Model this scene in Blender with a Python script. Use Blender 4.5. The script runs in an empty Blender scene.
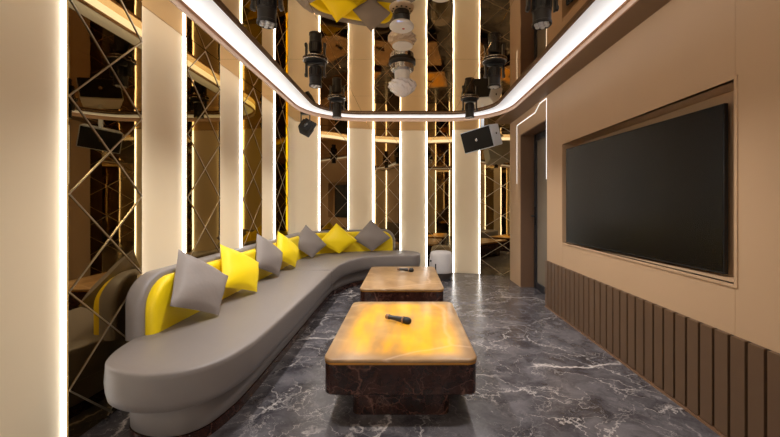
import bpy, bmesh, math, random
from mathutils import Vector, Matrix
random.seed(7)
PI = math.pi
S = bpy.context.scene
COL = S.collection

# ------------------------------------------------------------------ helpers
def tag(o, label=None, cat=None, group=None, kind=None):
    if label: o['label'] = label
    if cat: o['category'] = cat
    if group: o['group'] = group
    if kind: o['kind'] = kind
    return o

def thing(name, label, cat, loc=(0, 0, 0), rotz=0.0, group=None):
    o = bpy.data.objects.new(name, None)
    o.empty_display_size = .1
    COL.objects.link(o)
    o.location = loc
    o.rotation_euler = (0, 0, rotz)
    return tag(o, label, cat, group)

def obj(name, bm, mat, parent=None, sharp=35, flat=False):
    bmesh.ops.recalc_face_normals(bm, faces=bm.faces)
    me = bpy.data.meshes.new(name)
    if not flat:
        for f in bm.faces: f.smooth = True
        lim = math.radians(sharp)
        for e in bm.edges:
            if len(e.link_faces) == 2 and e.calc_face_angle(0) > lim: e.smooth = False
    bm.to_mesh(me); bm.free()
    me.materials.append(mat)
    o = bpy.data.objects.new(name, me)
    COL.objects.link(o)
    if parent: o.parent = parent
    return o

def struct(name, bm, mat, parent=None, **k):
    return tag(obj(name, bm, mat, parent, **k), kind='structure')

def box(bm, a, b, mat=None, bev=0.0, seg=2):
    t = bmesh.new()
    bmesh.ops.create_cube(t, size=1)
    for v in t.verts:
        v.co = Vector([a[i] + (v.co[i] + .5) * (b[i] - a[i]) for i in range(3)])
    if bev: bmesh.ops.bevel(t, geom=t.edges[:], offset=bev, segments=seg, affect='EDGES', profile=.5)
    merge(bm, t, mat)
    return bm

def merge(bm, t, mat=None):
    if mat is not None: bmesh.ops.transform(t, matrix=mat, verts=t.verts)
    me = bpy.data.meshes.new('tmp'); t.to_mesh(me); t.free()
    bm.from_mesh(me); bpy.data.meshes.remove(me)

def lathe(bm, prof, n=32, mat=None):
    t = bmesh.new(); rings = []
    for r, z in prof:
        if r < 1e-5: rings.append([t.verts.new((0, 0, z))])
        else: rings.append([t.verts.new((r*math.cos(2*PI*k/n), r*math.sin(2*PI*k/n), z)) for k in range(n)])
    for A, B in zip(rings, rings[1:]):
        for k in range(n):
            a, b = A[k % len(A)], A[(k+1) % len(A)]
            c, d = B[(k+1) % len(B)], B[k % len(B)]
            vs = []
            for v in (a, b, c, d):
                if v not in vs: vs.append(v)
            if len(vs) >= 3: t.faces.new(vs)
    merge(bm, t, mat); return bm

def loops(bm, rings, closed=True, cap=True):
    """skin a list of equal-length point rings"""
    V = [[bm.verts.new(p) for p in r] for r in rings]
    n = len(V[0])
    for A, B in zip(V, V[1:]):
        for k in range(n if closed else n-1):
            bm.faces.new((A[k], A[(k+1) % n], B[(k+1) % n], B[k]))
    if cap:
        bm.faces.new(V[0]); bm.faces.new(V[-1])
    return bm

def prism(bm, pts, z0, z1):
    return loops(bm, [[(x, y, z0) for x, y in pts], [(x, y, z1) for x, y in pts]])

def rrect(x0, x1, y0, y1, r, n=8):
    P = []
    for cx, cy, a in ((x1-r, y1-r, 0), (x0+r, y1-r, 90), (x0+r, y0+r, 180), (x1-r, y0+r, 270)):
        for k in range(n+1):
            t = math.radians(a + 90*k/n)
            P.append((cx + r*math.cos(t), cy + r*math.sin(t)))
    return P

def inset(P, d):
    """offset a closed polygon (any turn direction) towards its inside"""
    n = len(P)
    A = sum(P[i][0]*P[(i+1) % n][1] - P[(i+1) % n][0]*P[i][1] for i in range(n))
    s = 1 if A > 0 else -1
    out = []
    for i in range(n):
        p, q, r = P[i-1], P[i], P[(i+1) % n]
        t1 = Vector((q[0]-p[0], q[1]-p[1])); t2 = Vector((r[0]-q[0], r[1]-q[1]))
        t = t1.normalized() + t2.normalized()
        t = t.normalized() if t.length > 1e-6 else t2.normalized()
        m = Vector((-t.y, t.x)) * s
        c = max(.5, m.dot(Vector((-t1.normalized().y, t1.normalized().x))*s))
        out.append((q[0] + m.x*d/c, q[1] + m.y*d/c))
    return out

def catmull(P, n=6, closed=False):
    out = []; N = len(P)
    R = range(N if closed else N-1)
    for i in R:
        p0 = P[i-1] if (closed or i > 0) else P[0]
        p1 = P[i]; p2 = P[(i+1) % N]
        p3 = P[(i+2) % N] if (closed or i+2 < N) else P[-1]
        for k in range(n):
            t = k/n
            out.append(tuple(.5*((2*b) + (c-a)*t + (2*a-5*b+4*c-d)*t*t + (3*b-a-3*c+d)*t**3)
                             for a, b, c, d in zip(p0, p1, p2, p3)))
    if not closed: out.append(tuple(P[-1]))
    return out

def frame_mat(loc, xa, za):
    """matrix with local x ~ xa, local z = za"""
    z = Vector(za).normalized(); x = Vector(xa); x = (x - z*x.dot(z)).normalized(); y = z.cross(x)
    M = Matrix((x, y, z)).transposed().to_4x4(); M.translation = Vector(loc)
    return M

# ------------------------------------------------------------------ materials
def srgb(r, g, b):
    f = lambda c: c/12.92 if c <= .04045 else ((c+.055)/1.055)**2.4
    return (f(r/255), f(g/255), f(b/255), 1)

def new_mat(name):
    m = bpy.data.materials.new(name); m.use_nodes = True
    nt = m.node_tree
    return m, nt, nt.nodes['Principled BSDF']

def simple(name, col, rough=.5, metal=0.0, spec=.5, var=.06, scale=6.0, bump=0.0, bscale=200.0, coat=0.0):
    m, nt, b = new_mat(name)
    N, L = nt.nodes, nt.links
    tc = N.new('ShaderNodeTexCoord')
    nz = N.new('ShaderNodeTexNoise'); nz.inputs['Scale'].default_value = scale; nz.inputs['Detail'].default_value = 4
    L.new(tc.outputs['Object'], nz.inputs['Vector'])
    hv = N.new('ShaderNodeHueSaturation'); hv.inputs['Color'].default_value = col
    mr = N.new('ShaderNodeMapRange'); mr.inputs['To Min'].default_value = 1-var; mr.inputs['To Max'].default_value = 1+var
    L.new(nz.outputs['Fac'], mr.inputs['Value']); L.new(mr.outputs['Result'], hv.inputs['Value'])
    L.new(hv.outputs['Color'], b.inputs['Base Color'])
    b.inputs['Roughness'].default_value = rough; b.inputs['Metallic'].default_value = metal
    b.inputs['Specular IOR Level'].default_value = spec
    if coat:
        b.inputs['Coat Weight'].default_value = coat; b.inputs['Coat Roughness'].default_value = .05
    if bump:
        n2 = N.new('ShaderNodeTexNoise'); n2.inputs['Scale'].default_value = bscale; n2.inputs['Detail'].default_value = 3
        L.new(tc.outputs['Object'], n2.inputs['Vector'])
        bp = N.new('ShaderNodeBump'); bp.inputs['Strength'].default_value = bump; bp.inputs['Distance'].default_value = .01
        L.new(n2.outputs['Fac'], bp.inputs['Height']); L.new(bp.outputs['Normal'], b.inputs['Normal'])
    return m

def emis(name, col, strength):
    m, nt, b = new_mat(name)
    b.inputs['Base Color'].default_value = (.8, .8, .8, 1)
    b.inputs['Emission Color'].default_value = col
    b.inputs['Emission Strength'].default_value = strength
    return m

def mirror(name, col, rough=.01, wob=0.0, wscale=2.0):
    m, nt, b = new_mat(name)
    N, L = nt.nodes, nt.links
    b.inputs['Base Color'].default_value = col; b.inputs['Metallic'].default_value = 1
    b.inputs['Roughness'].default_value = rough
    b.inputs['Specular Tint'].default_value = col
    if wob:
        tc = N.new('ShaderNodeTexCoord'); nz = N.new('ShaderNodeTexNoise')
        nz.inputs['Scale'].default_value = wscale; nz.inputs['Detail'].default_value = 2
        L.new(tc.outputs['Object'], nz.inputs['Vector'])
        bp = N.new('ShaderNodeBump'); bp.inputs['Strength'].default_value = wob; bp.inputs['Distance'].default_value = .01
        L.new(nz.outputs['Fac'], bp.inputs['Height']); L.new(bp.outputs['Normal'], b.inputs['Normal'])
    return m

def marble(name, dark, mid, vein, scale=1.0, rough=.1, vein_amt=1.0, vw=.03, warm=None):
    m, nt, b = new_mat(name)
    N, L = nt.nodes, nt.links
    tc = N.new('ShaderNodeTexCoord')
    mp = N.new('ShaderNodeMapping'); mp.inputs['Scale'].default_value = (scale, scale, scale)
    mp.inputs['Rotation'].default_value = (0, 0, .5)
    L.new(tc.outputs['Object'], mp.inputs['Vector'])
    # warp
    wn = N.new('ShaderNodeTexNoise'); wn.inputs['Scale'].default_value = 2.2; wn.inputs['Detail'].default_value = 7; wn.inputs['Roughness'].default_value = .62
    L.new(mp.outputs['Vector'], wn.inputs['Vector'])
    sub = N.new('ShaderNodeVectorMath'); sub.operation = 'SUBTRACT'; sub.inputs[1].default_value = (.5, .5, .5)
    L.new(wn.outputs['Color'], sub.inputs[0])
    sc = N.new('ShaderNodeVectorMath'); sc.operation = 'SCALE'; sc.inputs['Scale'].default_value = .5
    L.new(sub.outputs['Vector'], sc.inputs[0])
    ad = N.new('ShaderNodeVectorMath'); ad.operation = 'ADD'
    L.new(mp.outputs['Vector'], ad.inputs[0]); L.new(sc.outputs['Vector'], ad.inputs[1])
    # clouds
    cn = N.new('ShaderNodeTexNoise'); cn.inputs['Scale'].default_value = 4.6; cn.inputs['Detail'].default_value = 9; cn.inputs['Roughness'].default_value = .68
    L.new(ad.outputs['Vector'], cn.inputs['Vector'])
    cr = N.new('ShaderNodeValToRGB'); cr.color_ramp.elements[0].position = .36; cr.color_ramp.elements[1].position = .66
    cr.color_ramp.elements[0].color = dark; cr.color_ramp.elements[1].color = mid
    L.new(cn.outputs['Fac'], cr.inputs['Fac'])
    base = cr.outputs['Color']
    def veins(scl, width, strength, stretch, breakscale):
        nonlocal base
        st = N.new('ShaderNodeMapping'); st.inputs['Scale'].default_value = stretch; st.inputs['Rotation'].default_value = (0, 0, random.uniform(0, 1.5))
        L.new(ad.outputs['Vector'], st.inputs['Vector'])
        vo = N.new('ShaderNodeTexVoronoi'); vo.feature = 'DISTANCE_TO_EDGE'; vo.inputs['Scale'].default_value = scl
        L.new(st.outputs['Vector'], vo.inputs['Vector'])
        mr = N.new('ShaderNodeMapRange'); mr.inputs['From Min'].default_value = 0; mr.inputs['From Max'].default_value = width
        mr.inputs['To Min'].default_value = 1; mr.inputs['To Max'].default_value = 0
        L.new(vo.outputs['Distance'], mr.inputs['Value'])
        bn = N.new('ShaderNodeTexNoise'); bn.inputs['Scale'].default_value = breakscale; bn.inputs['Detail'].default_value = 5
        L.new(mp.outputs['Vector'], bn.inputs['Vector'])
        b2 = N.new('ShaderNodeMapRange'); b2.inputs['From Min'].default_value = .44; b2.inputs['From Max'].default_value = .56
        L.new(bn.outputs['Fac'], b2.inputs['Value'])
        mu = N.new('ShaderNodeMath'); mu.operation = 'MULTIPLY'
        L.new(mr.outputs['Result'], mu.inputs[0]); L.new(b2.outputs['Result'], mu.inputs[1])
        m2 = N.new('ShaderNodeMath'); m2.operation = 'MULTIPLY'; m2.inputs[1].default_value = strength
        L.new(mu.outputs[0], m2.inputs[0])
        mx = N.new('ShaderNodeMix'); mx.data_type = 'RGBA'
        L.new(m2.outputs[0], mx.inputs['Factor']); L.new(base, mx.inputs['A']); mx.inputs['B'].default_value = vein
        base = mx.outputs['Result']
    veins(1.1, vw, .95*vein_amt, (1, .55, 1), 1.6)
    veins(2.6, vw*.8, .6*vein_amt, (.6, 1.2, 1), 2.7)
    veins(6.5, vw*1.1, .45*vein_amt, (1, .6, 1), 3.6)
    veins(1.6, vw*.6, .6*vein_amt, (.5, 1.3, 1), 2.1)
    veins(11, vw*1.2, .2*vein_amt, (.7, 1, 1), 5)
    L.new(base, b.inputs['Base Color'])
    b.inputs['Roughness'].default_value = rough
    return m

def onyx(name, lit):
    m, nt, b = new_mat(name)
    N, L = nt.nodes, nt.links
    tc = N.new('ShaderNodeTexCoord')
    sx = N.new('ShaderNodeSeparateXYZ'); L.new(tc.outputs['Generated'], sx.inputs[0])
    ob = tc.outputs['Object']
    nz = N.new('ShaderNodeTexNoise'); nz.inputs['Scale'].default_value = 5; nz.inputs['Detail'].default_value = 8; nz.inputs['Distortion'].default_value = .6
    L.new(ob, nz.inputs['Vector'])
    cr = N.new('ShaderNodeValToRGB')
    cr.color_ramp.elements[0].position = .3; cr.color_ramp.elements[1].position = .7
    cr.color_ramp.elements[0].color = srgb(132, 100, 66); cr.color_ramp.elements[1].color = srgb(172, 138, 98)
    L.new(nz.outputs['Fac'], cr.inputs['Fac'])
    # pale diagonal vein
    wv = N.new('ShaderNodeTexVoronoi'); wv.feature = 'DISTANCE_TO_EDGE'; wv.inputs['Scale'].default_value = .62
    wn = N.new('ShaderNodeTexNoise'); wn.inputs['Scale'].default_value = 2.5; wn.inputs['Detail'].default_value = 5
    L.new(ob, wn.inputs['Vector'])
    ma = N.new('ShaderNodeMix'); ma.data_type = 'VECTOR'; ma.inputs['Factor'].default_value = .12
    L.new(ob, ma.inputs['A']); L.new(wn.outputs['Color'], ma.inputs['B']); L.new(ma.outputs['Result'], wv.inputs['Vector'])
    vr = N.new('ShaderNodeMapRange'); vr.inputs['From Max'].default_value = .008; vr.inputs['To Min'].default_value = .4; vr.inputs['To Max'].default_value = 0
    L.new(wv.outputs['Distance'], vr.inputs['Value'])
    mx = N.new('ShaderNodeMix'); mx.data_type = 'RGBA'
    L.new(vr.outputs['Result'], mx.inputs['Factor']); L.new(cr.outputs['Color'], mx.inputs['A']); mx.inputs['B'].default_value = srgb(220, 190, 165)
    L.new(mx.outputs['Result'], b.inputs['Base Color'])
    b.inputs['Roughness'].default_value = .3
    b.inputs['Specular IOR Level'].default_value = .3
    if lit > 0:
        # lamps under the stone: lit field that stops short of the rim
        def edge(sock, m0, m1):
            a = N.new('ShaderNodeMapRange'); a.interpolation_type = 'SMOOTHSTEP'
            a.inputs['From Min'].default_value = m0; a.inputs['From Max'].default_value = m1
            L.new(sock, a.inputs['Value'])
            c = N.new('ShaderNodeMath'); c.operation = 'SUBTRACT'; c.inputs[0].default_value = 1; L.new(sock, c.inputs[1])
            d = N.new('ShaderNodeMapRange'); d.interpolation_type = 'SMOOTHSTEP'
            d.inputs['From Min'].default_value = m0; d.inputs['From Max'].default_value = m1
            L.new(c.outputs[0], d.inputs['Value'])
            e = N.new('ShaderNodeMath'); e.operation = 'MULTIPLY'; L.new(a.outputs[0], e.inputs[0]); L.new(d.outputs[0], e.inputs[1])
            return e.outputs[0]
        ex, ey = edge(sx.outputs['X'], .03, .17), edge(sx.outputs['Y'], .01, .12)
        e = N.new('ShaderNodeMath'); e.operation = 'MULTIPLY'; L.new(ex, e.inputs[0]); L.new(ey, e.inputs[1])
        # rows of tubes under the top
        st = N.new('ShaderNodeMapping'); st.inputs['Scale'].default_value = (9, 2.2, 1); L.new(ob, st.inputs['Vector'])
        n3 = N.new('ShaderNodeTexNoise'); n3.inputs['Scale'].default_value = 1; n3.inputs['Detail'].default_value = 2
        L.new(st.outputs['Vector'], n3.inputs['Vector'])
        r3 = N.new('ShaderNodeMapRange'); r3.inputs['From Min'].default_value = .35; r3.inputs['From Max'].default_value = .68
        r3.inputs['To Min'].default_value = .3; r3.inputs['To Max'].default_value = 1.0
        L.new(n3.outputs['Fac'], r3.inputs['Value'])
        f = N.new('ShaderNodeMath'); f.operation = 'MULTIPLY'; L.new(e.outputs[0], f.inputs[0]); L.new(r3.outputs[0], f.inputs[1])
        g = N.new('ShaderNodeMath'); g.operation = 'MULTIPLY'; g.inputs[1].default_value = lit; L.new(f.outputs[0], g.inputs[0])
        L.new(g.outputs[0], b.inputs['Emission Strength'])
        ec = N.new('ShaderNodeValToRGB')
        ec.color_ramp.elements[0].color = (.80, .30, .006, 1); ec.color_ramp.elements[1].color = (1, .50, .004, 1)
        L.new(nz.outputs['Fac'], ec.inputs['Fac'])
        me = N.new('ShaderNodeMix'); me.data_type = 'RGBA'
        L.new(vr.outputs['Result'], me.inputs['Factor']); L.new(ec.outputs['Color'], me.inputs['A']); me.inputs['B'].default_value = (.9, .5, .2, 1)
        L.new(me.outputs['Result'], b.inputs['Emission Color'])
        # surface colour darkened over the lit field so the glow looks more saturated
        dk = N.new('ShaderNodeMix'); dk.data_type = 'RGBA'
        L.new(f.outputs[0], dk.inputs['Factor']); L.new(mx.outputs['Result'], dk.inputs['A']); dk.inputs['B'].default_value = srgb(80, 40, 6)
        L.new(dk.outputs['Result'], b.inputs['Base Color'])
    return m

M = {}
M['panel'] = simple('cream_fabric', srgb(237, 219, 187), .75, var=.03, scale=3, bump=.08, bscale=500, spec=.25)
M['wallr'] = simple('beige_veneer', srgb(186, 155, 123), .5, var=.04, scale=2.5, bump=.05, bscale=260, spec=.3)
M['slat'] = simple('brown_slat', srgb(98, 74, 54), .45, var=.06, scale=4, spec=.4)
M['plinthtrim'] = simple('brown_metal_trim', srgb(140, 106, 80), .4, metal=.3)
M['soffit'] = simple('brown_soffit', srgb(120, 94, 68), .45, var=.05, scale=3)
M['jamb'] = simple('brown_jamb', srgb(112, 84, 64), .5, var=.05, scale=4)
M['structwall'] = simple('dark_backing', srgb(60, 48, 38), .7)
M['mirror'] = mirror('bronze_wall_mirror', (.30, .225, .12, 1), .012, .03, 1.5)
M['ceil'] = mirror('bronze_ceiling_mirror', (.80, .67, .51, 1), .012, .10, 2.2)
M['lattice'] = simple('champagne_metal', srgb(180, 165, 140), .35, metal=.85, var=.04)
M['bronze'] = simple('bronze_trim', srgb(220, 186, 160), .4, metal=.2, var=.04)
M['goldtrim'] = simple('gold_edge', srgb(214, 150, 70), .3, metal=.8)
M['led'] = emis('strip_led', (1, .985, .96, 1), 7.2)
M['ledw'] = emis('outline_led', (1, .96, .9, 1), 1.0)
M['floor'] = marble('grey_marble', srgb(48, 45, 49), srgb(102, 98, 101), srgb(220, 210, 204), .8, .24, .85, .013)
M['redmarble'] = marble('dark_red_marble', srgb(30, 15, 12), srgb(60, 34, 27), srgb(140, 98, 84), 2.2, .12, .6, .022)
M['leather'] = simple('grey_leather', srgb(124, 116, 112), .42, var=.03, scale=5, bump=.10, bscale=350, spec=.4)
M['shell'] = simple('grey_shell_leather', srgb(130, 122, 118), .42, var=.03, scale=5, bump=.08, bscale=350, spec=.4)
M['yellow'] = simple('yellow_leather', srgb(236, 206, 18), .45, var=.03, scale=4, bump=.08, bscale=300, spec=.35)
M['pyellow'] = simple('yellow_cushion', srgb(240, 210, 16), .5, var=.03, scale=6, bump=.15, bscale=40, spec=.3)
M['pgrey'] = simple('grey_cushion', srgb(132, 123, 118), .5, var=.03, scale=6, bump=.15, bscale=40, spec=.3)
M['onyx_lit'] = onyx('lit_onyx', 1.05)
M['onyx'] = onyx('plain_onyx', 0)
M['black'] = simple('black_metal', srgb(33, 33, 35), .38, var=.1, spec=.5)
M['blackm'] = simple('matt_black', srgb(20, 20, 21), .6, var=.1, spec=.4)
M['grey'] = simple('grey_paint', srgb(222, 232, 246), .45, var=.05)
M['silver'] = simple('silver_metal', srgb(190, 190, 192), .22, metal=1)
M['white'] = simple('white_plastic', srgb(236, 232, 226), .4, var=.02)
M['lens'] = simple('lens_glass', srgb(205, 208, 214), .15, metal=.2)
M['darklens'] = simple('dark_lens', srgb(30, 30, 34), .1, spec=.6)
M['crystal'] = simple('crystal', srgb(244, 243, 250), .1, var=.08, scale=60, spec=.9, coat=.8)
M['tvscreen'] = simple('tv_glass', srgb(4, 4, 5), .26, var=.02, spec=.27)
M['doorblack'] = simple('door_black', srgb(40, 42, 47), .35, var=.05)
M['doorglass'] = simple('door_glass', srgb(140, 130, 116), .2, var=.05, spec=.7)
M['stool'] = simple('pale_grey_fabric', srgb(214, 210, 210), .8, var=.05, scale=20, bump=.2, bscale=150, spec=.2)
M['stoolbase'] = simple('stool_base', srgb(70, 60, 56), .5)
M['red'] = simple('red_dot', srgb(190, 60, 40), .4)
M['blue'] = emis('blue_indicator', (.05, .2, .9, 1), .6)

# ring diffuser: luminous white film, brightest where the lamps run (outer side)
def ring_mat():
    m, nt, b = new_mat('ring_diffuser')
    N, L = nt.nodes, nt.links
    uv = N.new('ShaderNodeAttribute'); uv.attribute_name = 'across'
    mr = N.new('ShaderNodeMapRange'); mr.interpolation_type = 'SMOOTHSTEP'
    mr.inputs['To Min'].default_value = .80; mr.inputs['To Max'].default_value = .30
    L.new(uv.outputs['Fac'], mr.inputs['Value'])
    b.inputs['Base Color'].default_value = (.8, .8, .8, 1)
    b.inputs['Emission Color'].default_value = (.98, .985, 1, 1)
    L.new(mr.outputs['Result'], b.inputs['Emission Strength'])
    return m
M['ring'] = ring_mat()
M['ringout'] = emis('ring_outer_diffuser', (1, .97, .93, 1), 2.6)

# ------------------------------------------------------------------ room dimensions
H = 2.487            # ceiling
XL, XR = -1.71, 1.65
YR = -0.9            # rear wall behind the viewpoint
CX, CY, RB = .25, 2.7, 3.6     # arc of the back wall
FIL = .4

def sample_path(xl, rb, fil, y0, xend, n=60):
    fx = xl + fil
    dx = fx - CX; dy = math.sqrt((rb - fil)**2 - dx*dx); fy = CY + dy
    P = [(xl, y0 + (fy - y0)*k/n) for k in range(n)]
    a0 = math.atan2(dy, dx)                    # arc starts along this direction
    for k in range(24):
        a = PI + (a0 - PI)*k/24
        P.append((fx + fil*math.cos(a), fy + fil*math.sin(a)))
    a1 = math.acos((xend - CX)/rb)
    for k in range(n+1):
        a = a0 + (a1 - a0)*k/n
        P.append((CX + rb*math.cos(a), CY + rb*math.sin(a)))
    return P

class Path:
    def __init__(s, P):
        s.P = P; s.S = [0]
        for a, b in zip(P, P[1:]): s.S.append(s.S[-1] + math.dist(a, b))
        s.len = s.S[-1]
    def at(s, t):
        t = min(max(t, 0), s.len - 1e-6)
        lo, hi = 0, len(s.S)-1
        while hi - lo > 1:
            m = (lo+hi)//2
            if s.S[m] <= t: lo = m
            else: hi = m
        f = (t - s.S[lo])/(s.S[hi]-s.S[lo])
        a, b = s.P[lo], s.P[hi]
        return (a[0]+(b[0]-a[0])*f, a[1]+(b[1]-a[1])*f)
    def nrm(s, t, e=.02):
        a, b = s.at(max(t-e, 0)), s.at(min(t+e, s.len))
        d = Vector((b[0]-a[0], b[1]-a[1])).normalized()
        return Vector((d.y, -d.x))             # to the room side
    def off(s, t, d):
        p, n = s.at(t), s.nrm(t)
        return (p[0]+n.x*d, p[1]+n.y*d)

W = Path(sample_path(XL, RB, FIL, YR, 1.98))
def s_at(bearing):
    """path position seen under a horizontal bearing x/y from the room's viewpoint"""
    lo, hi = 1.4, W.len
    for _ in range(60):
        m = (lo+hi)/2; x, y = W.off(m, .029)
        if x/y < bearing: lo = m
        else: hi = m
    return (lo+hi)/2
bear = lambda u: (u - 406)/360.0

# ------------------------------------------------------------------ shell
bm = bmesh.new(); box(bm, (-1.95, YR-.15, -.1), (2.1, 6.5, 0)); struct('floor', bm, M['floor'])

bm = bmesh.new()
ys = [YR-.15, .02, 1.11, 2.2, 3.2, 4.29, 5.38, 6.5]
xs = [-1.95, -1.45, 0.0, 1.42, 2.1]
box(bm, (-1.95, YR-.15, H+.004), (2.1, 6.5, H+.1))
for y0, y1 in zip(ys, ys[1:]):
    for x0, x1 in ((-1.95, -.62), (-.62, .68), (.68, 2.1)):
        box(bm, (x0+.0015, y0+.0015, H), (x1-.0015, y1-.0015, H+.006))
struct('ceiling', bm, M['ceil'], flat=True)

def ribbon(path, s0, s1, d0, d1, z0, z1, n):
    b = bmesh.new()
    A = [path.off(s0+(s1-s0)*k/n, d0) for k in range(n+1)]
    B = [path.off(s0+(s1-s0)*k/n, d1) for k in range(n+1)]
    rings = [[(a[0], a[1], z0), (c[0], c[1], z0), (c[0], c[1], z1), (a[0], a[1], z1)] for a, c in zip(A, B)]
    return loops(b, rings)

sc = s_at(bear(294))
struct('wall_left', ribbon(W, 0, sc, -.03, -.12, 0, H, 20), M['structwall'])
struct('wall_back', ribbon(W, sc, W.len, -.03, -.12, 0, H, 60), M['structwall'])
wl = bpy.data.objects['wall_left']

# right wall with the television recess and the door opening
bm = bmesh.new()
NY0, NY1, NZ0, NZ1 = 1.805, 3.79, .797, 1.827
DY0, DY1, DZ = 4.21, 5.20, 2.20
XB = 1.98
box(bm, (XR, YR, 0), (XB, NY0-.001, H))
box(bm, (XR, NY0+.001, 0), (XB, NY1-.001, NZ0)); box(bm, (XR, NY0+.001, NZ1), (XB, NY1-.001, H))
box(bm, (XR+.16, NY0, NZ0), (XB, NY1, NZ1))
box(bm, (XR, NY1+.001, 0), (XB, DY0, H))
box(bm, (XR, DY0, DZ), (XB, DY1, H))
box(bm, (XR, DY1, 0), (XB, 5.71, H))
struct('wall_right', bm, M['wallr'], flat=True)
# thin frame round the recess
bm = bmesh.new()
for a, b in (((NY0-.016, NZ0-.016), (NY0, NZ1+.016)), ((NY1, NZ0-.016), (NY1+.016, NZ1+.016)),
             ((NY0, NZ0-.016), (NY1, NZ0)), ((NY0, NZ1), (NY1, NZ1+.016))):
    box(bm, (XR-.006, a[0], a[1]), (XR+.03, b[0], b[1]))
struct('trim_1', bm, M['wallr'], flat=True)
# dark door lining
bm = bmesh.new()
box(bm, (XR+.004, DY1-.012, 0), (1.84, DY1-.0005, DZ)); box(bm, (XR+.004, DY0+.0005, 0), (1.84, DY0+.012, DZ))
box(bm, (XR+.004, DY0+.012, DZ-.012), (1.84, DY1-.012, DZ-.0005))
struct('trim_2', bm, M['jamb'], flat=True)
# brown soffit between the light ring and the television wall
bm = bmesh.new()
for y0, y1 in ((YR, .6), (.604, 2.0), (2.004, 3.4), (3.404, 4.8), (4.804, 5.70)): box(bm, (1.41, y0, H-.02), (XR-.001, y1, H-.002))
struct('trim_3', bm, M['soffit'], flat=True)
# rear wall behind the viewpoint
bm = bmesh.new(); box(bm, (-1.95, YR-.12, 0), (XB, YR-.03, H)); wr = struct('wall_rear', bm, M['structwall'])

# ------------------------------------------------------------------ wall panels, light strips, mirrors
def panel_bm(s0, s1):
    return ribbon(W, s0, s1, -.028, .004, .004, H-.002, max(4, int((s1-s0)/.04)))
def strip_bm(s, sgn):
    k = .0145 if W.at(s)[1] > 5.3 else .012
    a, b = W.off(s, .0045), W.off(s + sgn*k, .0045)
    c = W.off(s, .024 if k > .014 else .020); p = None, W.off(s, .0045)
    return prism(bmesh.new(), [a, b, c], .01, H-.004)
def mirror_bms(s0, s1):
    a, b = W.at(s0), W.at(s1)
    d = Vector((b[0]-a[0], b[1]-a[1])); w = d.length; d /= w; n = Vector((d.y, -d.x))
    P = lambda u, o: (a[0]+d.x*u+n.x*o, a[1]+d.y*u+n.y*o)
    pane = prism(bmesh.new(), [P(.0015, -.02), P(w-.0015, -.02), P(w-.0015, .03), P(.0015, .03)], .003, H-.003)
    lat = bmesh.new()
    zs = [-.22 + .49*k for k in range(7)]
    def bar(u0, z0, u1, z1):
        L = math.hypot(u1-u0, z1-z0)
        if z0 < .01: u0 += (u1-u0)*(.01-z0)/(z1-z0); z0 = .01
        if z1 > H-.01: u1 -= (u1-u0)*(z1-(H-.01))/(z1-z0); z1 = H-.01
        du, dz = (u1-u0)/L, (z1-z0)/L
        h = .0052
        c = []
        for (uu, zz, sg) in ((u0, z0, 1), (u1, z1, 1), (u1, z1, -1), (u0, z0, -1)):
            c.append((uu - dz*h*sg, zz + du*h*sg))
        lo = [(*P(min(max(u, .003), w-.003), .0302), z) for u, z in c]
        hi = [(*P(min(max(u, .003), w-.003), .0345), z) for u, z in c]
        loops(lat, [lo, hi])
    for z0 in zs:
        bar(0, z0, w, z0+.49)
        if True:
            # falling diagonal, mirrored about the panel's middle
            L0 = len(lat.verts)
            bar_fall(lat, P, w, z0)
    return pane, lat
def bar_fall(lat, P, w, z0):
    u0, za, u1, zb = w, z0, 0.0, z0+.49
    if za < .01: u0 += (u1-u0)*(.01-za)/(zb-za); za = .01
    if zb > H-.01: u1 -= (u1-u0)*(zb-(H-.01))/(zb-za); zb = H-.01
    L = math.hypot(u1-u0, zb-za)
    if zb <= za or L < .03: return
    du, dz = (u1-u0)/L, (zb-za)/L; h = .0052
    c = [(uu - dz*h*sg, zz + du*h*sg) for uu, zz, sg in ((u0, za, 1), (u1, zb, 1), (u1, zb, -1), (u0, za, -1))]
    lo = [(*P(min(max(u, .003), w-.003), .0302), z) for u, z in c]
    hi = [(*P(min(max(u, .003), w-.003), .0350), z) for u, z in c]
    loops(lat, [lo, hi])

def make_panel(s0, s1, label):
    x, y = W.at((s0+s1)/2)
    t = thing('wall_panel', label, 'wall panel', group='cream wall panels')
    obj('panel_face', panel_bm(s0, s1), M['panel'], t)
    tag(obj('light_strip', strip_bm(s0, 1), M['led'], t), 'glowing white light strip')
    tag(obj('light_strip', strip_bm(s1, -1), M['led'], t), 'glowing white light strip')
    return t
def make_mirror(s0, s1, label):
    t = thing('wall_mirror', label, 'mirror', group='bronze mirrors between the panels')
    p, l = mirror_bms(s0, s1)
    obj('mirror_pane', p, M['mirror'], t, flat=True)
    obj('lattice_trim', l, M['lattice'], t, flat=True)
    return t

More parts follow.
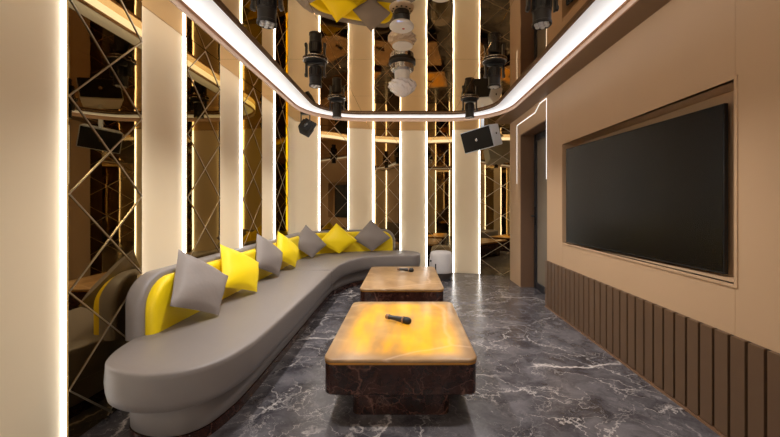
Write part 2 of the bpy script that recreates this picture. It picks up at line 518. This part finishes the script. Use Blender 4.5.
SB = [s_at(bear(u)) for u in (68, 142, 187, 220, 243, 262, 276, 288, 320, 348, 374, 400, 427, 453, 480)]
s68 = SB[0]
PANELS = [
    (s68-.49, SB[0], 'tall cream wall panel beside the near end of the grey sofa, closest to the viewer'),
    (SB[1], SB[2], 'cream wall panel behind the first grey cushion at the sofa\'s near end'),
    (SB[3], SB[4], 'cream wall panel behind the first yellow cushion on the long sofa wall'),
    (SB[5], SB[6], 'narrow-looking cream wall panel just before the black corner lamp, last on the long sofa wall'),
    (SB[7], SB[8], 'curved cream corner panel with the small black lamp hanging in front of it'),
    (SB[9], SB[10], 'cream wall panel on the back wall behind the last grey cushion'),
    (SB[11], SB[12], 'cream back wall panel between the sofa\'s far end and the pale stool'),
    (SB[13], SB[14], 'cream back wall panel under the hanging black loudspeaker'),
]
MIRR = [
    (SB[0], SB[1], 'large dark mirror with diagonal metal trim at the sofa\'s near end'),
    (SB[2], SB[3], 'bronze mirror with crossed trim between first grey and first yellow cushion'),
    (SB[4], SB[5], 'bronze mirror with crossed trim behind the second grey cushion'),
    (SB[6], SB[7], 'thin-looking bronze mirror on the sofa wall reflecting the black corner lamp'),
    (SB[8], SB[9], 'bronze lattice mirror above the yellow cushion, next to the corner panel, on the back wall'),
    (SB[10], SB[11], 'bronze lattice mirror above the far rounded end of the sofa back'),
    (SB[12], SB[13], 'bronze lattice mirror directly behind the pale round stool'),
    (SB[14], W.len-.02, 'bronze lattice mirror next to the door wall, behind the loudspeaker\'s grey side'),
]
for a in PANELS: make_panel(*a)
for a in MIRR: make_mirror(*a)
# the same wall treatment carries on behind the viewpoint (seen only in the mirrors)
s = s68-.49; k = 0
while s > .3:
    s0 = max(s-.49, .02)
    if k % 2 == 0:
        p, l = mirror_bms(s0, s)
        struct('mirror_pane', p, M['mirror'], wl, flat=True)
    else:
        struct('panel_face', panel_bm(s0, s), M['panel'], wl)
        struct('light_strip', strip_bm(s0, 1), M['led'], wl); struct('light_strip', strip_bm(s, -1), M['led'], wl)
    s = s0; k += 1
for k in range(7):
    x0 = -1.66 + .472*k; x1 = x0+.472
    b = bmesh.new()
    if k % 2 == 0:
        box(b, (x0+.03, YR-.029, .004), (x1-.03, YR+.004, H-.003)); struct('panel_face', b, M['panel'], wr)
        for xx, sg in ((x0+.03, -1), (x1-.03, 1)):
            b = prism(bmesh.new(), [(xx, YR+.004), (xx+sg*.024, YR+.026), (xx+sg*.024, YR+.004)], .01, H-.004)
            struct('light_strip', b, M['led'], wr)
    else:
        box(b, (x0, YR-.029, .004), (x1, YR+.02, H-.003)); struct('mirror_pane', b, M['mirror'], wr, flat=True)

# ------------------------------------------------------------------ ring of light under the ceiling
RP = rrect(-1.40, 1.375, -.45, 5.28, .78, 16)
t = thing('ceiling_light_ring', 'wide glowing white light ring with bronze lip under the mirrored ceiling', 'ceiling light', (0, 2.4, H))
def ringpts(d, z): return [(x, y-2.4, z-H) for x, y in inset(RP, d)]
bm = loops(bmesh.new(), [ringpts(.012, 2.462), ringpts(.0, 2.462), ringpts(.0, 2.412), ringpts(-.012, 2.412), ringpts(-.012, 2.432), ringpts(-.004, 2.432), ringpts(-.004, 2.45), ringpts(.012, 2.45)], cap=False)
obj('lip', bm, M['bronze'], t)
bm = bmesh.new()
NB = 5
rings = [ringpts(.012+.19*k/NB, 2.462 + .001*k/NB) for k in range(NB+1)]
loops(bm, rings, cap=False)
bm2 = loops(bmesh.new(), [ringpts(-.008, 2.4325), ringpts(-.010, 2.4325), ringpts(-.010, H-.001), ringpts(-.006, H-.001)], cap=False)
obj('outer_diffuser', bm2, M['ringout'], t)
npt = len(RP)
d = obj('diffuser', bm, M['ring'], t)
at = d.data.attributes.new('across', 'FLOAT', 'POINT')
for i in range(len(d.data.vertices)): at.data[i].value = (i // npt)/NB
bm = loops(bmesh.new(), [ringpts(.2025, 2.461), ringpts(.2055, 2.461), ringpts(.2055, H-.001), ringpts(.2025, H-.001)], cap=False)
obj('inner_edge', bm, M['jamb'], t)

# ------------------------------------------------------------------ slatted wainscot
ZW = .54
t = thing('slatted_wainscot', 'dark brown vertical slat wainscot along the wall below the television', 'wainscot', (XR, 2.4, 0))
bm = bmesh.new()
p = .0925; y = DY0
while y > YR+.2:
    y0, y1 = y-p, y
    # each board rises towards the far side and ends in a narrow shadow groove
    pts = [(-.002, y0+.017-2.4), (-.024, y0+.017-2.4), (-.024, y1-2.4), (-.002, y1-2.4)]
    loops(bm, [[(x, yy, .022) for x, yy in pts], [(x, yy, ZW) for x, yy in pts]])
    y -= p
obj('slats', bm, M['slat'], t, flat=True)
bm = bmesh.new(); box(bm, (-.0025, YR+.02-2.4, .022), (-.0005, DY0-2.4-.001, ZW)); tag(obj('groove_shade', bm, M['blackm'], t), 'black sheet as painted shade between boards')  # black sheet behind the boards paints the shade in the grooves
bm = bmesh.new(); box(bm, (-.026, YR+.02-2.4, .0), (-.0005, DY0-2.4, .016)); obj('plinth', bm, M['plinthtrim'], t)

# ------------------------------------------------------------------ television
pf, pn = Vector((1.622, 3.66, 0)), Vector((1.752, 1.985, 0))
ctr = (pf+pn)/2; ax = (pn-pf); Ltv = ax.length; ax.normalize()
t = thing('television', 'large black flat screen television set in the recess of the beige wall', 'television', (ctr.x, ctr.y, .812), math.atan2(ax.y, ax.x))
TH = .945
# local +x runs to the near end, local y- side is the room side
bm = bmesh.new(); box(bm, (-Ltv/2, .004, 0), (Ltv/2, .028, TH), bev=.002); obj('bezel', bm, M['blackm'], t)
bm = bmesh.new(); box(bm, (-Ltv/2+.008, .0025, .012), (Ltv/2-.008, .0045, TH-.008)); obj('screen', bm, M['tvscreen'], t)
# make sure the screen faces the room: room side is -x in world
nloc = Vector((-ax.y, ax.x, 0))
if nloc.x < 0:      # local +y points into the room: flip the parts
    for c in t.children:
        for v in c.data.vertices: v.co.y = -v.co.y
        c.data.flip_normals()
sg = -1 if nloc.x < 0 else 1
bm = bmesh.new(); box(bm, (-.35, min(sg*.028, sg*.05), .25), (.35, max(sg*.028, sg*.05), .7)); obj('wall_mount', bm, M['blackm'], t)

# ------------------------------------------------------------------ door
XD = 1.842
dr = bpy.data.objects.new('door_1', None); COL.objects.link(dr); dr.location = (XD, DY0, 0); tag(dr, kind='structure')
bm = bmesh.new(); w = DY1-DY0
for a, b in (((.012, 0), (.10, 2.186)), ((w-.10, 0), (w-.012, 2.186)), ((.10, 2.09), (w-.10, 2.186)), ((.10, 0), (w-.10, .09))):
    box(bm, (0, a[0], a[1]), (.05, b[0], b[1]), bev=.004)
struct('door_frame', bm, M['doorblack'], dr)
bm = bmesh.new(); box(bm, (.018, .10, .09), (.034, w-.10, 2.09)); struct('door_glass', bm, M['doorglass'], dr)
bm = bmesh.new()
box(bm, (-.012, w-.085, .90), (0, w-.045, 1.16), bev=.003)
lathe(bm, [(0, 0), (.011, 0), (.011, .05), (0, .05)], 14, Matrix.Translation((-.05, w-.065, 1.03)) @ Matrix.Rotation(PI/2, 4, 'Y'))
box(bm, (-.060, w-.20, 1.018), (-.040, w-.055, 1.042), bev=.004)
struct('door_handle', bm, M['black'], dr)
# light line round the door
def polyline_strip(pts, wd, x0, x1):
    b = bmesh.new(); L = []; R = []
    for i, q in enumerate(pts):
        q = Vector(q)
        d1 = (q - Vector(pts[i-1])).normalized() if i else None
        d2 = (Vector(pts[i+1]) - q).normalized() if i < len(pts)-1 else None
        d = ((d1 or d2) + (d2 or d1)).normalized(); n = Vector((-d.y, d.x))
        ref = d2 or d1; c = max(.4, n.dot(Vector((-ref.y, ref.x))))
        L.append(q + n*wd/2/c); R.append(q - n*wd/2/c)
    rings = [[(x0, l.x, l.y), (x0, r.x, r.y), (x1, r.x, r.y), (x1, l.x, l.y)] for l, r in zip(L, R)]
    return loops(b, rings)
bm = polyline_strip([(5.35, 1.50), (5.35, 2.365), (4.60, 2.365), (4.44, 2.44), (4.225, 2.44), (4.225, 1.49)], .010, XR-.003, XR-.0002)
tag(obj('door_light_line', bm, M['ledw'], flat=True), 'thin white light line stepping around the top of the dark doorway', 'light strip')

# ------------------------------------------------------------------ sofa
SPATH = Path(sample_path(-1.655, 3.50, .75, 2.10, -.19))
sofa = thing('corner_sofa', 'long grey leather sofa curving along the mirrored wall, yellow back lining', 'sofa', (0, 0, 0))
front_near = [(-1.60, 2.12), (-1.565, 1.93), (-1.49, 1.78), (-1.36, 1.69), (-1.2, 1.655), (-1.05, 1.69), (-.94, 1.80), (-.885, 1.98), (-.865, 2.25), (-.865, 3.2), (-.875, 4.215)]
front_far = [(-.875, 4.225), (-.868, 4.55), (-.84, 4.78), (-.77, 5.02), (-.65, 5.24), (-.48, 5.39), (-.25, 5.465), (.0, 5.485), (.13, 5.50), (.20, 5.56), (.225, 5.68), (.215, 5.82), (.16, 5.96), (.06, 6.06), (-.1, 6.10)]
def back_pts(d, s0, s1, n): return [SPATH.off(s0+(s1-s0)*k/n, d) for k in range(n+1)]
def s_of_y(yy):
    return yy-2.10
A = catmull(front_near, 6) + [(-1.60, 4.305)] + [(-1.60, y_) for y_ in (3.6, 2.9, 2.4)]
B = catmull(front_far, 6) + [SPATH.off(SPATH.len - .12 - (SPATH.len-.12-2.3)*k/36, .055) for k in range(36)] + [(-1.60, 4.32)]
def cushion(P, name, mat, z0, z1, parent):
    prof = [(.03, z0), (.008, z0+.012), (.0, z0+.05), (-.004, (z0+z1)/2), (.0, z1-.03), (.001, z1-.010), (.006, z1-.003), (.014, z1), (.05, z1+.006), (.10, z1+.010)]
    return obj(name, loops(bmesh.new(), [[(x, y, z) for x, y in inset(P, d)] for d, z in prof]), mat, parent, sharp=50)
cushion(A, 'seat_cushion', M['leather'], .22, .415, sofa)
cushion(B, 'seat_cushion', M['leather'], .22, .415, sofa)
# base and plinth follow one outline set back under the cushions
O = catmull(front_near[:-1] + front_far[1:], 6) + [SPATH.off(SPATH.len - .12 - (SPATH.len-.12)*k/60, .055) for k in range(60)]
OI = inset(O, .10)
bm = loops(bmesh.new(), [[(x, y, z) for x, y in inset(OI, d)] for d, z in ((.012, .055), (0, .065), (-.003, .14), (0, .22))])
obj('base', bm, M['leather'], sofa, sharp=50)
bm = loops(bmesh.new(), [[(x, y, z) for x, y in inset(OI, -.002)] for z in (0, .055)])
tag(obj('plinth', bm, M['redmarble'], sofa, sharp=50), 'dark reddish marble plinth')

def backrest(s0, s1, d0, d1, z0, z1, r, bev, n, nz=0):
    """upright slab following the path with rounded upper ends"""
    L = s1-s0
    ss = [s0 + r*(1-math.cos(PI/2*k/10)) for k in range(11)]
    m = 40; ss += [s0 + r + (L-2*r)*k/m for k in range(1, m)]
    ss += [s1 - r*(1-math.cos(PI/2*k/10)) for k in range(10, -1, -1)]
    def top(q):
        e = min(q-s0, s1-q)
        if e >= r: return z1
        return z1 - r + math.sqrt(max(r*r - (r-e)**2, 0))
    rings = []
    for q in ss:
        zt = top(q); e = min(q-s0, s1-q)
        th = d1-d0; b = min(bev, th*.49)
        pr = [(d0, z0)]
        for k in range(5):
            a = PI/2*k/4
            pr.append((d0 + b - b*math.cos(a), max(zt - b + b*math.sin(a), z0)))
        for k in range(5):
            a = PI/2*k/4
            pr.append((d1 - b + b*math.sin(a), max(zt - b + b*math.cos(a), z0)))
        pr.append((d1, z0))
        # round the slab's ends in plan
        sh = min(1, math.sqrt(max(0, 1-(1-min(e/bev, 1))**2))*.75 + .25) if bev else 1
        mid = (d0+d1)/2
        rings.append([(*SPATH.off(q, mid + (dd-mid)*sh), zz) for dd, zz in pr])
    return loops(bmesh.new(), rings)
obj('back_shell', backrest(0, SPATH.len, .0, .105, .40, .775, .20, .03, 10), M['shell'], sofa, sharp=50)
tag(obj('back_lining', backrest(.035, SPATH.len-.05, .09, .165, .40, .748, .19, .035, 10), M['yellow'], sofa, sharp=50), 'bright yellow leather back lining')

# ------------------------------------------------------------------ cushions
def pillow_bm(a, th, zd, skew=0.0, n=16):
    bm = bmesh.new()
    def pt(i, j, sgn):
        u, v = -1+2*i/n, -1+2*j/n
        x = u*a/2*(1-.03*(1-v*v)); z = v*a/2*(1-.03*(1-u*u))
        h = th/2*((1-u**2)*(1-v**2))**.5
        h *= 1 + .06*math.sin(5*u+2*v)*sgn
        c, s_ = math.cos(PI/4), math.sin(PI/4)
        X, Z = 1.08*(x*c - z*s_), (x*s_ + z*c)*zd/(a*2**.5)
        return (X, sgn*h, Z - .05*abs(X)/(a*.707) - skew*X)
    F = [[bm.verts.new(pt(i, j, 1)) for j in range(n+1)] for i in range(n+1)]
    B = [[F[i][j] if i in (0, n) or j in (0, n) else bm.verts.new(pt(i, j, -1)) for j in range(n+1)] for i in range(n+1)]
    for G in (F, B):
        for i in range(n):
            for j in range(n):
                bm.faces.new((G[i][j], G[i+1][j], G[i+1][j+1], G[i][j+1]))
    return bm
PIL = [   # bottom corner, top corner, horizontal axis, colour, label
    ((-1.285, 2.47), (-1.53, 2.42, .885), (.12, .98), 'pgrey', 'grey square cushion on its corner, biggest-looking, at the sofa\'s near end', .05),
    ((-1.29, 3.12), (-1.53, 2.96, .86), (.10, .98), 'pyellow', 'yellow cushion leaning between the first two grey cushions on the straight part of the sofa', .2),
    ((-1.345, 3.82), (-1.53, 3.69, .89), (.10, .98), 'pgrey', 'grey cushion leaning between two yellow cushions on the straight part of the sofa', .2),
    ((-1.33, 4.33), (-1.515, 4.25, .87), (.12, .98), 'pyellow', 'narrow-looking yellow cushion leaning beside the seam of the seat cushions', .18),
    ((-1.33, 5.10), (-1.465, 5.27, .885), (.6, .80), 'pgrey', 'grey cushion in the curved corner of the sofa, between two yellow ones', 0),
    ((-1.03, 5.55), (-1.10, 5.69, .885), (.93, .42), 'pyellow', 'yellow cushion facing the room on the curved back part of the sofa', 0),
    ((-.545, 5.80), (-.575, 5.94, .93), (.99, .12), 'pgrey', 'grey diamond-set cushion at the far rounded end of the sofa', 0),
]
for (bx, by), T, hx, mt, lab, skew in PIL:
    Bv = Vector((bx, by, .425)); Tv = Vector(T)
    mid = (Bv+Tv)/2
    u = (Tv-Bv).normalized()
    h = Vector((hx[0], hx[1], 0))
    o = obj('throw_cushion', pillow_bm(.405, .14, (Tv-Bv).length, skew), M[mt])
    o.matrix_world = frame_mat(mid + Vector((0, 0, .012)), h, u)
    tag(o, lab, 'cushion', 'cushions along the sofa')

# ------------------------------------------------------------------ coffee tables
def table(y0, y1, xc, topmat, label):
    wd = .427; t = thing('coffee_table', label, 'coffee table', (xc, (y0+y1)/2, 0), group='coffee tables')
    ly = (y1-y0)/2; ZT = .35
    P = rrect(-wd, wd, -ly, ly, .062)
    def pr(prof): return loops(bmesh.new(), [[(x, y, z) for x, y in inset(P, d)] for d, z in prof])
    o = obj('table_top', pr([(.004, ZT-.02), (0, ZT-.016), (0, ZT-.006), (.003, ZT-.0015), (.008, ZT)]), topmat, t, sharp=40)
    obj('edge_band', pr([(.006, ZT-.03), (.002, ZT-.03), (.002, ZT-.0195), (.006, ZT-.0195)]), M['goldtrim'], t, sharp=40)
    obj('body', pr([(.012, .150), (.004, .158), (.004, ZT-.0295), (.012, ZT-.0295)]), M['redmarble'], t, sharp=40)
    Q = rrect(-.28, .28, -ly+.085, ly-.085, .05)
    obj('plinth', loops(bmesh.new(), [[(x, y, z) for x, y in Q] for z in (0, .1505)]), M['redmarble'], t, sharp=40)
    return t
table(1.965, 3.14, -.03, M['onyx_lit'], 'nearer coffee table with glowing amber stone top and dark marble sides')
table(3.60, 4.90, -.042, M['onyx'], 'farther coffee table with unlit tan stone top and dark marble sides')

# microphones
def mic(x, y, ang, label):
    t = thing('microphone', label, 'microphone', (x, y, .35), ang, 'microphones on the tables')
    R = Matrix.Translation((0, 0, .0265)) @ Matrix.Rotation(PI/2, 4, 'Y')
    obj('body', lathe(bmesh.new(), [(0, -.10), (.0165, -.10), (.018, -.096), (.018, -.07), (.0155, -.066), (.0165, -.02), (.021, .03), (.0225, .046), (0, .046)], 20, R), M['black'], t)
    obj('tail_cap', lathe(bmesh.new(), [(.0182, -.095), (.019, -.094), (.019, -.075), (.0182, -.074)], 20, R), M['plinthtrim'], t)
    b = bmesh.new(); lathe(b, [(.022, .044), (.0265, .047), (.0265, .055), (.022, .058)], 10, R); obj('guard_ring', b, M['plinthtrim'], t)
    obj('grille', lathe(bmesh.new(), [(.021, .056), (.0255, .066), (.026, .082), (.024, .097), (.018, .107), (.009, .112), (0, .113)], 20, R), M['blackm'], t)
mic(-.06, 2.585, math.radians(-34), 'black handheld microphone lying on the glowing amber table')
mic(-.01, 4.52, math.radians(-20), 'black handheld microphone lying on the farther tan table')

# ------------------------------------------------------------------ stool
t = thing('round_stool', 'pale grey round stool with dark base in front of the back mirror', 'stool', (.572, 5.87, 0))
obj('seat', lathe(bmesh.new(), [(0, .095), (.184, .095), (.189, .105), (.192, .16), (.190, .28), (.180, .37), (.168, .410), (.150, .426), (.12, .432), (0, .434)], 40), M['stool'], t)
obj('base', lathe(bmesh.new(), [(0, 0), (.160, 0), (.168, .006), (.176, .05), (.186, .088), (.187, .096), (0, .096)], 40), M['stoolbase'], t)
b = bmesh.new()
def strap_pt(a, r, z): return (r*math.cos(a), r*math.sin(a), z)
a0 = math.radians(243)
for nm, a0_, z0, z1 in (('pull_strap', math.radians(238), .13, .25), ('strap_tab', math.radians(205), .27, .30)):
    b = bmesh.new()
    da = .05 if z1-z0 > .05 else .09
    loops(b, [[strap_pt(a0_-da, .187, z), strap_pt(a0_+da, .187, z), strap_pt(a0_+da, .197, z), strap_pt(a0_-da, .197, z)] for z in (z0, (z0+z1)/2, z1)])
    obj(nm, b, M['blackm'], t)

# ------------------------------------------------------------------ ceiling fixtures
def spot(x, y, label, tilt=0.0):
    t = thing('stage_spotlight', label, 'stage light', (x, y, H), 0, 'stage spotlights on the ceiling')
    obj('ceiling_plate', lathe(bmesh.new(), [(0, 0), (.098, 0), (.104, -.006), (.104, -.016), (.085, -.026), (0, -.026)], 32), M['black'], t)
    obj('plate_ring', lathe(bmesh.new(), [(.1045, -.005), (.111, -.007), (.111, -.014), (.1045, -.016)], 32), M['silver'], t)
    b = bmesh.new()
    box(b, (-.088, -.022, -.15), (-.072, .022, -.03), bev=.004); box(b, (.072, -.022, -.15), (.088, .022, -.03), bev=.004)
    box(b, (-.088, -.03, -.044), (.088, .03, -.024), bev=.004)
    for sx in (-1, 1): lathe(b, [(0, 0), (.017, 0), (.017, .012), (0, .012)], 14, Matrix.Translation((sx*.094 if sx > 0 else -.094, 0, -.135)) @ Matrix.Rotation(-sx*PI/2, 4, 'Y'))
    obj('yoke', b, M['black'], t)
    hd = bmesh.new()
    lathe(hd, [(0, -.058), (.04, -.058), (.056, -.066), (.060, -.08), (.060, -.15), (.063, -.152), (.063, -.162), (.060, -.165), (.059, -.225), (.064, -.229), (.064, -.244), (.061, -.247), (.061, -.243), (.056, -.243), (.056, -.238), (0, -.238)], 32)
    for k in range(12):
        a = 2*PI*k/12
        box(hd, (-.004, .057, -.145), (.004, .066, -.085), Matrix.Rotation(a, 4, 'Z'))
    bmesh.ops.scale(hd, vec=(.88, .88, .96), verts=hd.verts)
    head = obj('lamp_head', hd, M['black'], t)
    b = bmesh.new()
    for k in range(7):
        cx, cy = (0, 0) if k == 6 else (.031*math.cos(PI/3*k), .031*math.sin(PI/3*k))
        lathe(b, [(.0145, -.2275), (.0145, -.236), (.011, -.241), (0, -.243)], 14, Matrix.Translation((cx, cy, 0)))
    obj('lens', b, M['lens'], head)
    ld = bpy.data.lights.new('added_fill', 'SPOT'); ld.energy = FILL_W; ld.spot_size = math.radians(128); ld.spot_blend = 1.0  # added light below a switched-off head, to brighten floor, sofa and tables
    ld.shadow_soft_size = .06; ld.color = (1, .96, .92)
    lo = bpy.data.objects.new('added_fill', ld); COL.objects.link(lo); lo.parent = t; lo.location = (0, 0, -.27)
FILL_W = 60
for x, y, lab in ((-.815, 2.11, 'black stage spotlight on the ceiling above the sofa, lowest-hanging and nearest on that side'),
                  (.80, 2.12, 'black stage spotlight on the ceiling on the television side, nearest the viewer'),
                  (-.81, 3.22, 'black stage spotlight on the sofa side, middle one of its row of three'),
                  (.795, 3.24, 'black stage spotlight on the television side, middle one of its row of three'),
                  (-.84, 4.38, 'black stage spotlight seen against the back light ring, in the row over the sofa'),
                  (.775, 4.38, 'black stage spotlight seen against the back light ring, left of the loudspeaker')):
    spot(x, y, lab)

t = thing('crystal_lamp', 'round crystal ball ceiling lamp with black base hanging in the middle', 'ceiling lamp', (-.035, 3.27, H+.0005))
obj('base_plate', lathe(bmesh.new(), [(0, 0), (.118, 0), (.122, -.006), (.122, -.02), (.10, -.03), (0, -.03)], 36), M['black'], t)
obj('housing', lathe(bmesh.new(), [(0, -.028), (.098, -.028), (.106, -.034), (.104, -.075), (.088, -.088), (0, -.088)], 36), M['silver'], t)
obj('neck', lathe(bmesh.new(), [(0, -.086), (.070, -.086), (.066, -.165), (0, -.165)], 36), M['white'], t)
b = bmesh.new()
n, rows = 28, 9
pts = [(.068, -.163), (.098, -.172), (.118, -.188), (.126, -.208), (.122, -.228), (.108, -.250), (.086, -.272), (.06, -.292), (.032, -.308), (.001, -.318)]
rings = []
for i, (r, z) in enumerate(pts):
    rr = []
    for k in range(n):
        f = 1 + (.06 if (k//2+i) % 2 else -.05)
        rr.append((max(r, .002)*f*math.cos(2*PI*k/n), max(r, .002)*f*math.sin(2*PI*k/n), z))
    rings.append(rr)
loops(b, rings)
obj('crystal_shade', b, M['crystal'], t, flat=True)

b = lathe(bmesh.new(), [(0, 0), (.080, 0), (.084, -.004), (.082, -.011), (.07, -.014), (0, -.014)], 40)
o = obj('ceiling_disc', b, M['white']); o.location = (-.028, 2.92, H); tag(o, 'flat white disc on the mirrored ceiling between crystal lamp and detector', 'ceiling disc')

t = thing('smoke_detector', 'white ceiling detector on black base with red dot and blue light', 'detector', (-.03, 2.48, H))
obj('base', lathe(bmesh.new(), [(0, 0), (.055, 0), (.058, -.004), (.052, -.04), (0, -.04)], 30), M['black'], t)
obj('housing', lathe(bmesh.new(), [(0, -.038), (.052, -.038), (.074, -.046), (.084, -.060), (.084, -.070), (.074, -.078), (0, -.080)], 36), M['white'], t)
b = bmesh.new()
for k in range(12):
    box(b, (-.006, .060, -.049), (.006, .0685, -.040), Matrix.Rotation(2*PI*k/12, 4, 'Z'))
obj('vents', b, M['blackm'], t)
tag(obj('test_button', lathe(bmesh.new(), [(.009, -.0795), (.009, -.0815), (0, -.0815)], 14, Matrix.Translation((.012, 0, 0))), M['red'], t), 'red button')
b = bmesh.new(); box(b, (-.03, -.083, -.072), (.01, -.074, -.064)); tag(obj('indicator_light', b, M['blue'], t), 'blue indicator')

# loudspeaker
t = thing('loudspeaker', 'black loudspeaker hung tilted from the ceiling near the doorway', 'loudspeaker', (1.12, 5.28, 2.16))
yaw, tilt = math.radians(40), math.radians(14)
MR = Matrix.Rotation(-yaw, 4, 'Z') @ Matrix.Rotation(tilt, 4, 'X') @ Matrix.Rotation(math.radians(-8), 4, 'Y')
# local: front = -y, width along x, height along z
hw, hh, dp = .245, .155, .34
prof = [(-hw, -dp/2), (hw, -dp/2), (hw*.86, dp/2), (-hw*.86, dp/2)]
b = bmesh.new(); prism(b, prof, -hh, hh)
bmesh.ops.bevel(b, geom=b.edges[:], offset=.008, segments=2, affect='EDGES')
bmesh.ops.transform(b, matrix=MR, verts=b.verts)
obj('cabinet', b, M['grey'], t)
b = bmesh.new(); box(b, (-hw+.012, -dp/2-.014, -hh+.012), (hw-.012, -dp/2+.002, hh-.012), MR, bev=.005); obj('front_grille', b, M['blackm'], t)
b = lathe(bmesh.new(), [(0, 0), (.022, 0), (.022, .004), (0, .005)], 20, MR @ Matrix.Translation((0, -dp/2-.0135, 0)) @ Matrix.Rotation(PI/2, 4, 'X')); obj('badge', b, M['silver'], t)
b = lathe(bmesh.new(), [(0, 0), (.014, 0), (.014, .006), (0, .006)], 16, MR @ Matrix.Translation((hw*.93+.002, .0, .02)) @ Matrix.Rotation(PI/2, 4, 'Y')); obj('side_knob', b, M['blackm'], t)
b = bmesh.new()
box(b, (-.02, -.02, .12), (.02, .02, H-2.16-.012)); box(b, (-.07, -.05, H-2.16-.014), (.07, .05, H-2.16-.001), bev=.003)
box(b, (-.06, -.05, .13), (.06, .05, .15), MR)
obj('hanging_bracket', b, M['grey'], t)

# small corner lamp hanging below the ring
t = thing('corner_lamp', 'small black effect lamp on a bracket in the curved corner', 'stage light', (-1.43, 5.12, H))
b = bmesh.new(); box(b, (-.06, -.05, -.016), (.06, .05, -.001), bev=.003)
box(b, (-.066, -.015, -.18), (-.056, .015, -.012)); box(b, (.056, -.015, -.18), (.066, .015, -.012)); obj('bracket', b, M['black'], t)
Rm = Matrix.Translation((.01, 0, -.215)) @ Matrix.Rotation(math.radians(28), 4, 'Y') @ Matrix.Rotation(math.radians(-20), 4, 'X')
b = bmesh.new(); box(b, (-.078, -.11, -.075), (.078, .09, .075), Rm, bev=.014)
box(b, (-.088, -.02, -.015), (.088, .02, .14), Rm, bev=.004)
obj('lamp_body', b, M['blackm'], t)
b = lathe(bmesh.new(), [(.036, 0), (.036, .014), (.03, .018), (0, .020)], 20, Rm @ Matrix.Translation((0, -.108, 0)) @ Matrix.Rotation(PI/2, 4, 'X')); obj('lens', b, M['darklens'], t)

# ------------------------------------------------------------------ camera, world, view
cam = bpy.data.cameras.new('camera'); co = bpy.data.objects.new('camera', cam); COL.objects.link(co)
cam.sensor_width = 36; cam.lens = 36*360/780
cam.shift_x = -16/780; cam.shift_y = -14.5/780
cam.clip_start = .02
co.location = (0, 0, 1.2); co.rotation_euler = (PI/2, 0, 0)
S.camera = co
w = bpy.data.worlds.new('world'); S.world = w; w.use_nodes = True
w.node_tree.nodes['Background'].inputs['Color'].default_value = (0, 0, 0, 1)
w.node_tree.nodes['Background'].inputs['Strength'].default_value = 0
S.view_settings.view_transform = 'Standard'
S.view_settings.look = 'None'
S.view_settings.exposure = 0.45
S.view_settings.gamma = 1
S.view_settings.use_curve_mapping = False
cy = S.cycles
cy.max_bounces = 14; cy.glossy_bounces = 9; cy.diffuse_bounces = 5
cy.caustics_reflective = True
cy.blur_glossy = .3
cy.use_denoising = True
